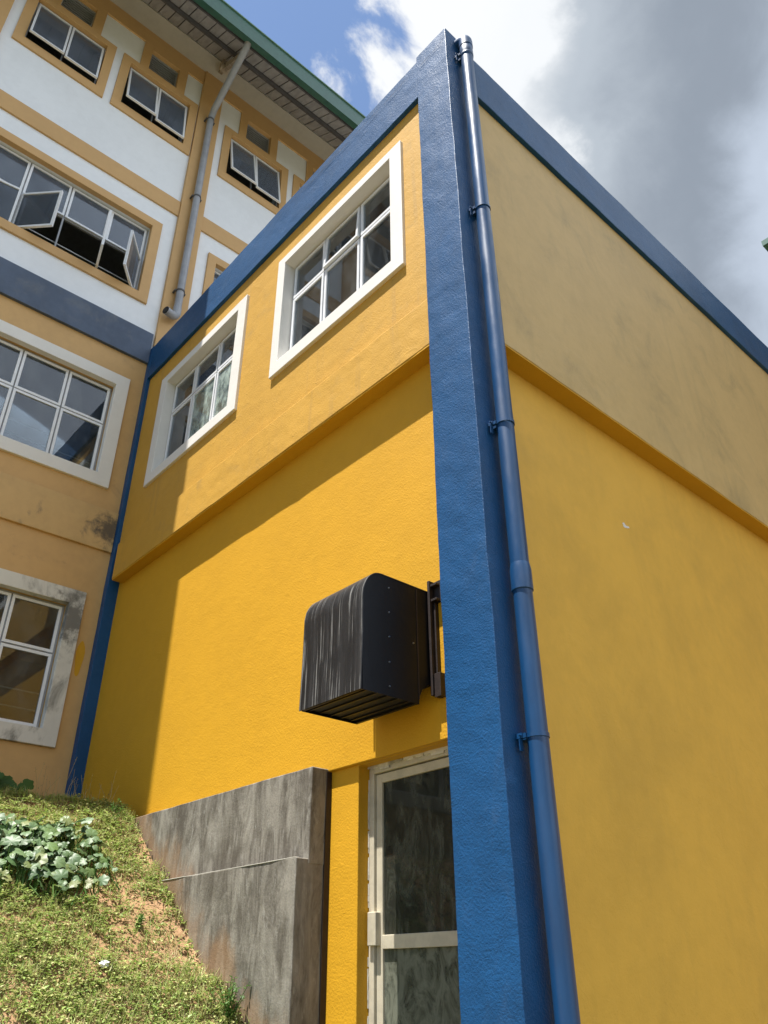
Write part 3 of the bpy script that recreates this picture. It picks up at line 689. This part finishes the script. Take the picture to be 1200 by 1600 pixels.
# grey downpipe of the main building
GP = thing('downpipe', (-5.52, 0.24, 8.0), 'grey plastic downpipe running down the ochre pilaster from the green gutter', 'pipe')
gx, gy = -5.535, 0.225
top = Vector((-4.30, 0.13, 13.42)); kn = Vector((gx, gy, 12.86))
MB().tube([top + Vector((0, 0, .06)), top + Vector((-.0, 0, -.05)), top + Vector((-.06, .005, -.12)), kn + Vector((.10, -.01, .06)), kn + Vector((.03, 0, -.01)), kn + Vector((0, 0, -.08)), (gx, gy, 12.70)], 0.056, 24).build('offset_pipe', 'pvc', GP, smooth=True)
MB().tube([(gx, gy, 12.72), (gx, gy, 8.25)], 0.055, 24).build('pipe_length', 'pvc', GP, smooth=True)
MB().tube([(gx, gy, 8.30), (gx, gy, 8.20), (gx + .006, gy - .02, 8.145), (gx + .02, gy - .06, 8.11), (gx + .04, gy - .12, 8.10), (gx + .065, gy - .19, 8.095)], 0.060, 24, False).build('elbow', 'pvc', GP, smooth=True)
MB().tube([(gx + .055, gy - .165, 8.096), (gx + .066, gy - .194, 8.095)], [0.052, 0.054], 24, True).build('outlet_shade', 'black', GP, smooth=True)  # black plug stands in for the shade inside the open pipe mouth
for z in (12.74, 10.72, 8.63):
    c = MB(); c.tube([(gx, gy, z - .014), (gx, gy, z + .014)], 0.064, 24); c.box(XL + .05, gx, gy - .085, gy - .06, z - .012, z + .012); c.box(XL + .05, gx, gy + .06, gy + .085, z - .012, z + .012)
    c.build('strap_clamp', 'dark_steel', GP, smooth=True)

# ---------------------------------------------------------------- far wing with the green roof
WG = thing('wing_building', (8.0, 17.0, GZ), 'distant building whose green roof corner juts in at the right edge', 'building')
MB().box(0.8, 16, 12.4, 22, GZ - .1, 13.4).build('wall', 'tan', WG)
vs = [(-0.70, 11.0, 13.72), (17, 11.0, 13.72), (17, 23.4, 13.72), (-0.70, 23.4, 13.72), (5.5, 17.2, 16.6), (11, 17.2, 16.6)]
MB().add(vs + [(x, y, z - .05) for x, y, z in vs[:4]], [(0, 1, 5, 4), (1, 2, 5), (2, 3, 4, 5), (3, 0, 4), (6, 7, 8, 9), (0, 6, 7, 1), (1, 7, 8, 2), (2, 8, 9, 3), (3, 9, 6, 0)]).build('roof', 'green', WG)
MB().box(-0.72, 17.02, 10.95, 11.0, 13.66, 13.80).build('gutter', 'green', WG)
MB().box(-0.72, -0.67, 11.0, 23.4, 13.66, 13.80).build('gutter', 'green', WG)

# ---------------------------------------------------------------- vegetation
def leaf_quad(b, c, d, up, l, w, fold=0.25):
    """four-point folded leaf from c along d"""
    d = d.normalized(); s_ = d.cross(up)
    s_ = s_.normalized() if s_.length > 1e-4 else d.orthogonal().normalized()
    n_ = s_.cross(d)
    k = len(b.v); m_ = c + d * l * .45
    b.v += [tuple(c), tuple(m_ + s_ * w * .5 + n_ * w * fold), tuple(c + d * l), tuple(m_ - s_ * w * .5 + n_ * w * fold)]
    b.f += [(k, k + 1, k + 2), (k, k + 2, k + 3)]
def rdir(r, tilt):
    a = r.uniform(0, 2 * math.pi); e_ = tilt
    return Vector((math.cos(a) * math.cos(e_), math.sin(a) * math.cos(e_), math.sin(e_)))
def surface(x, y):
    return Vector((x, y, bank_z(x, y) - bare(x, y) * .02))
slope_n = Vector((0.57, 0, 0.82))
def ground_cover():
    r = random.Random(21); b = MB(); s_ = MB()
    def region(x0, x1, y0, y1, n_, scale):
        for _ in range(n_):
            x = r.uniform(x0, x1); y = r.uniform(y0, y1); k = bare(x, y)
            if r.random() < k * 0.97: 
                if r.random() < .80: continue
            clump = noise.noise(Vector((x * 9.0, y * 9.0, 30)))
            if clump < -.12 and r.random() < .45: continue
            p = surface(x, y); tall = max(0.0, noise.noise(Vector((x * 1.6, y * 1.6, 20)))) + max(0.0, clump) * .5
            if r.random() < 0.50:
                for _k in range(r.randint(4, 8)):           # creeping weed
                    c = p + Vector((r.gauss(0, .025), r.gauss(0, .025), 0)) + slope_n * r.uniform(.004, .03 + .04 * tall)
                    l = r.uniform(.012, .028) * scale
                    leaf_quad(b, c, rdir(r, r.uniform(-.35, .40)), Vector((0, 0, 1)), l, l * r.uniform(.5, .85))
            else:                                           # grass tuft
                for _k in range(r.randint(3, 7)):
                    d = rdir(r, r.uniform(.35, 1.3)); l = r.uniform(.03, .075 + .13 * tall) * scale
                    tgt = s_ if r.random() < .30 else b
                    leaf_quad(tgt, p + Vector((r.gauss(0, .012), r.gauss(0, .012), -.004)), d, Vector((0, 0, 1)), l, r.uniform(.003, .0055) * scale, .1)
    region(-5.6, -1.2, -1.75, -0.03, 26000, 1.1)
    region(-5.6, -0.6, -6.5, -1.75, 6500, 1.7)
    # broader-leaved clumps standing proud of the turf
    for _ in range(420):
        x = r.uniform(-5.3, -1.4); y = r.uniform(-1.75, -.12)
        if bare(x, y) > .6 and r.random() < .7: continue
        p = surface(x, y); h = r.uniform(.02, .075)
        for _k in range(r.randint(8, 18)):
            l = r.uniform(.022, .045); leaf_quad(b, p + Vector((r.gauss(0, .028), r.gauss(0, .028), h * r.uniform(.3, 1))), rdir(r, r.uniform(-.5, .6)), Vector((0, 0, 1)), l, l * r.uniform(.5, .75))
    # dry litter lying on the soil
    for _ in range(2600):
        x = r.uniform(-5.5, -1.3); y = r.uniform(-1.8, -.1)
        d = rdir(r, r.uniform(-.2, .25)); leaf_quad(s_, surface(x, y) + Vector((0, 0, .008)), d, Vector((0, 0, 1)), r.uniform(.02, .06), r.uniform(.003, .009), .1)
    o = b.build('ground_cover', 'weed', fix=False); tag(o, 'low green weeds and grass covering the sunny bank', 'weeds', kind='stuff')
    o = s_.build('dry_grass', 'straw', fix=False); tag(o, 'dry straw blades scattered among the weeds on the bank', 'grass', kind='stuff')
ground_cover()
def lobed_leaf(seed):
    """broad heart-shaped leaf, 1 unit long, cupped, stem end at the origin, lying in xy with +z up"""
    r = random.Random(seed); b = MB(); n = 18; out = []
    for k in range(n):
        t = 2 * math.pi * k / n
        rad_ = 0.5 * (1 + 0.10 * math.cos(5 * t) + 0.05 * r.uniform(-1, 1)) * (1 - 0.42 * math.exp(-((t - math.pi) / 0.42) ** 2))
        x = 0.42 + rad_ * math.cos(t) * 1.08; y = rad_ * math.sin(t) * 1.12
        out.append(Vector((x, y, 0)))
    def lift(p): 
        q = p.copy(); d = Vector((p.x - .42, p.y)).length
        q.z = -0.42 * d * d + 0.10 * math.sin(9 * math.atan2(p.y, p.x - .2)) * d + 0.18 * abs(p.y); return q
    mid = [lift(Vector((.3, 0, 0)).lerp(p, .55)) for p in out]
    b.v = [tuple(lift(Vector((.25, 0, 0))))] + [tuple(p) for p in mid] + [tuple(lift(p)) for p in out]
    for k in range(n):
        j = (k + 1) % n; b.f.append((0, 1 + k, 1 + j)); b.f.append((1 + k, 1 + n + k, 1 + n + j, 1 + j))
    me = b.mesh('leaf', M['gourd'])
    for p in me.polygons: p.use_smooth = True
    return me
leafs = [lobed_leaf(s_) for s_ in range(5)]
def leafy(name, base, label, n_, sampler, size, seed, mat=None, stems=True):
    r = random.Random(seed); root = thing(name, base, label, 'plant'); st = MB()
    ms = leafs
    if mat is not None:
        ms = [me.copy() for me in leafs]
        for me in ms: me.materials[0] = mat
    for _ in range(n_):
        p, nrm = sampler(r); l = r.uniform(*size)
        q = nrm.to_track_quat('Z', 'X').to_matrix().to_4x4() @ Matrix.Rotation(r.uniform(0, 2 * math.pi), 4, 'Z') @ Matrix.Diagonal((l, l * r.uniform(.85, 1.1), l, 1))
        o = bpy.data.objects.new('leaf', r.choice(ms)); S.collection.objects.link(o); o.parent = root
        o.matrix_basis = Matrix.Translation(p - Vector(base)) @ q
        g0 = surface(p.x, p.y); st.tube([g0 + Vector((r.gauss(0, .04), r.gauss(0, .04), -.01)), g0.lerp(p, .6) + Vector((r.gauss(0, .01), r.gauss(0, .01), 0)), p], [.005, .004, .003], 5, False)
    st.build('stems', 'fresh', root, fix=False)
    return root
def mound(r):
    t = r.random(); a = r.uniform(0, 2 * math.pi); k = math.sqrt(r.random())
    cx, cy = -3.40 + .05 * t, -0.66 - 1.15 * t
    x = cx + 0.30 * k * math.cos(a); y = cy + 0.24 * k * math.sin(a)
    h = 0.05 + 0.20 * (1 - k * k) * r.uniform(.55, 1.0)
    g = surface(x, y); nrm = Vector((0.55 + .5 * k * math.cos(a) + r.gauss(0, .42), -0.30 + .5 * k * math.sin(a) + r.gauss(0, .42), 0.85)).normalized()
    return g + Vector((0.1 * k, 0, h)), nrm
leafy('gourd_plant', tuple(surface(-3.45, -1.0)), 'mound of large grey-green gourd leaves on the bank by the blue strip', 520, mound, (.035, .09), 5)
def shade_bush(r):
    y = r.uniform(-1.0, -0.42); x = -5.45 + r.uniform(-.12, .2); g = surface(x, y)
    return g + Vector((0, 0, r.uniform(.06, .34))), Vector((0.8 + r.gauss(0, .3), -0.2 + r.gauss(0, .4), .6)).normalized()
leafy('broadleaf_shrub', tuple(surface(-5.4, -0.7)), 'dark broad-leaved shrub in the shade under the tan wall', 34, shade_bush, (.10, .17), 8, M['fresh'])
def small_weed(name, x, y, h, n_, label, seed, mat='fresh', spread=.07, size=(.02, .04)):
    r = random.Random(seed); base = surface(x, y); root = thing(name, tuple(base), label, 'plant'); st = MB(); lv = MB()
    for k in range(max(3, n_ // 14)):
        tip = base + Vector((r.gauss(0, spread), r.gauss(0, spread * .6), h * r.uniform(.45, 1.0)))
        mid_ = base.lerp(tip, .5) + Vector((r.gauss(0, .01), r.gauss(0, .01), 0)); st.tube([base + Vector((r.gauss(0, .02), r.gauss(0, .015), -.02)), mid_, tip], [.003, .0025, .0015], 5, False)
        for q in range(14):
            t = r.uniform(.15, 1.0); c = base.lerp(mid_, t * 2) if t < .5 else mid_.lerp(tip, t * 2 - 1)
            l = r.uniform(*size); leaf_quad(lv, c, rdir(r, r.uniform(-.2, .8)), Vector((0, 0, 1)), l, l * .55, .2)
    st.build('stems', 'fresh', root, fix=False); lv.build('leaves', mat, root, fix=False); return root
small_weed('leafy_weed', -2.08, -0.16, 0.24, 190, 'bright green leafy weed at the foot of the concrete wall', 31, spread=.09)
small_weed('leafy_weed', -2.83, -0.42, 0.07, 80, 'small dark green weed standing in the bare soil patch above the white scrap', 32, spread=.06)
small_weed('leafy_weed', -3.95, -0.20, 0.20, 70, 'slender weed beside the end of the concrete wall top', 34, spread=.05, size=(.02, .035))
def stalks(x0, x1, y0, y1, n_, label, seed):
    r = random.Random(seed); b = MB()
    for _ in range(n_):
        g = surface(r.uniform(x0, x1), r.uniform(y0, y1)); tip = g + Vector((r.gauss(0, .06), r.gauss(0, .06), r.uniform(.12, .34)))
        b.tube([g - Vector((0, 0, .02)), g.lerp(tip, .55) + Vector((r.gauss(0, .012), r.gauss(0, .012), .01)), tip], [.0022, .0018, .001], 4, False)
        for k in range(5):
            leaf_quad(b, tip.lerp(g, r.uniform(0, .35)), rdir(r, r.uniform(-.3, .9)), Vector((0, 0, 1)), r.uniform(.008, .02), .006)
    o = b.build('dry_stalks', 'straw', fix=False); tag(o, label, 'grass', kind='stuff')
stalks(-4.9, -4.2, -0.75, -0.06, 34, 'thin dry seed stalks standing before the blue strip and yellow wall', 41)
# crumpled litter
bm = bmesh.new(); bmesh.ops.create_icosphere(bm, subdivisions=3, radius=.028)
for v in bm.verts: v.co *= 1 + .35 * noise.noise(v.co * 70) + .2 * noise.noise(v.co * 160); v.co.z *= .7
me = bpy.data.meshes.new('litter'); bm.to_mesh(me); bm.free(); me.materials.append(M['paper'])
lp = surface(-2.46, -0.78); o = bpy.data.objects.new('litter', me); S.collection.objects.link(o); o.location = lp + Vector((0, 0, .025))
tag(o, 'crumpled white plastic scrap lying in the weeds', 'litter')

# a chipped spot in the side wall's paint
b = MB(); r = random.Random(2); n = 14
for k in range(n):
    t = 2 * math.pi * k / n; q = .045 * r.uniform(.25, 1.0); b.v.append((-0.1635, 1.882 + q * 1.3 * math.cos(t), 3.026 + q * .7 * math.sin(t)))
b.f.append(tuple(range(n))); b.build('paint_chip', 'white_trim', AX, fix=False)
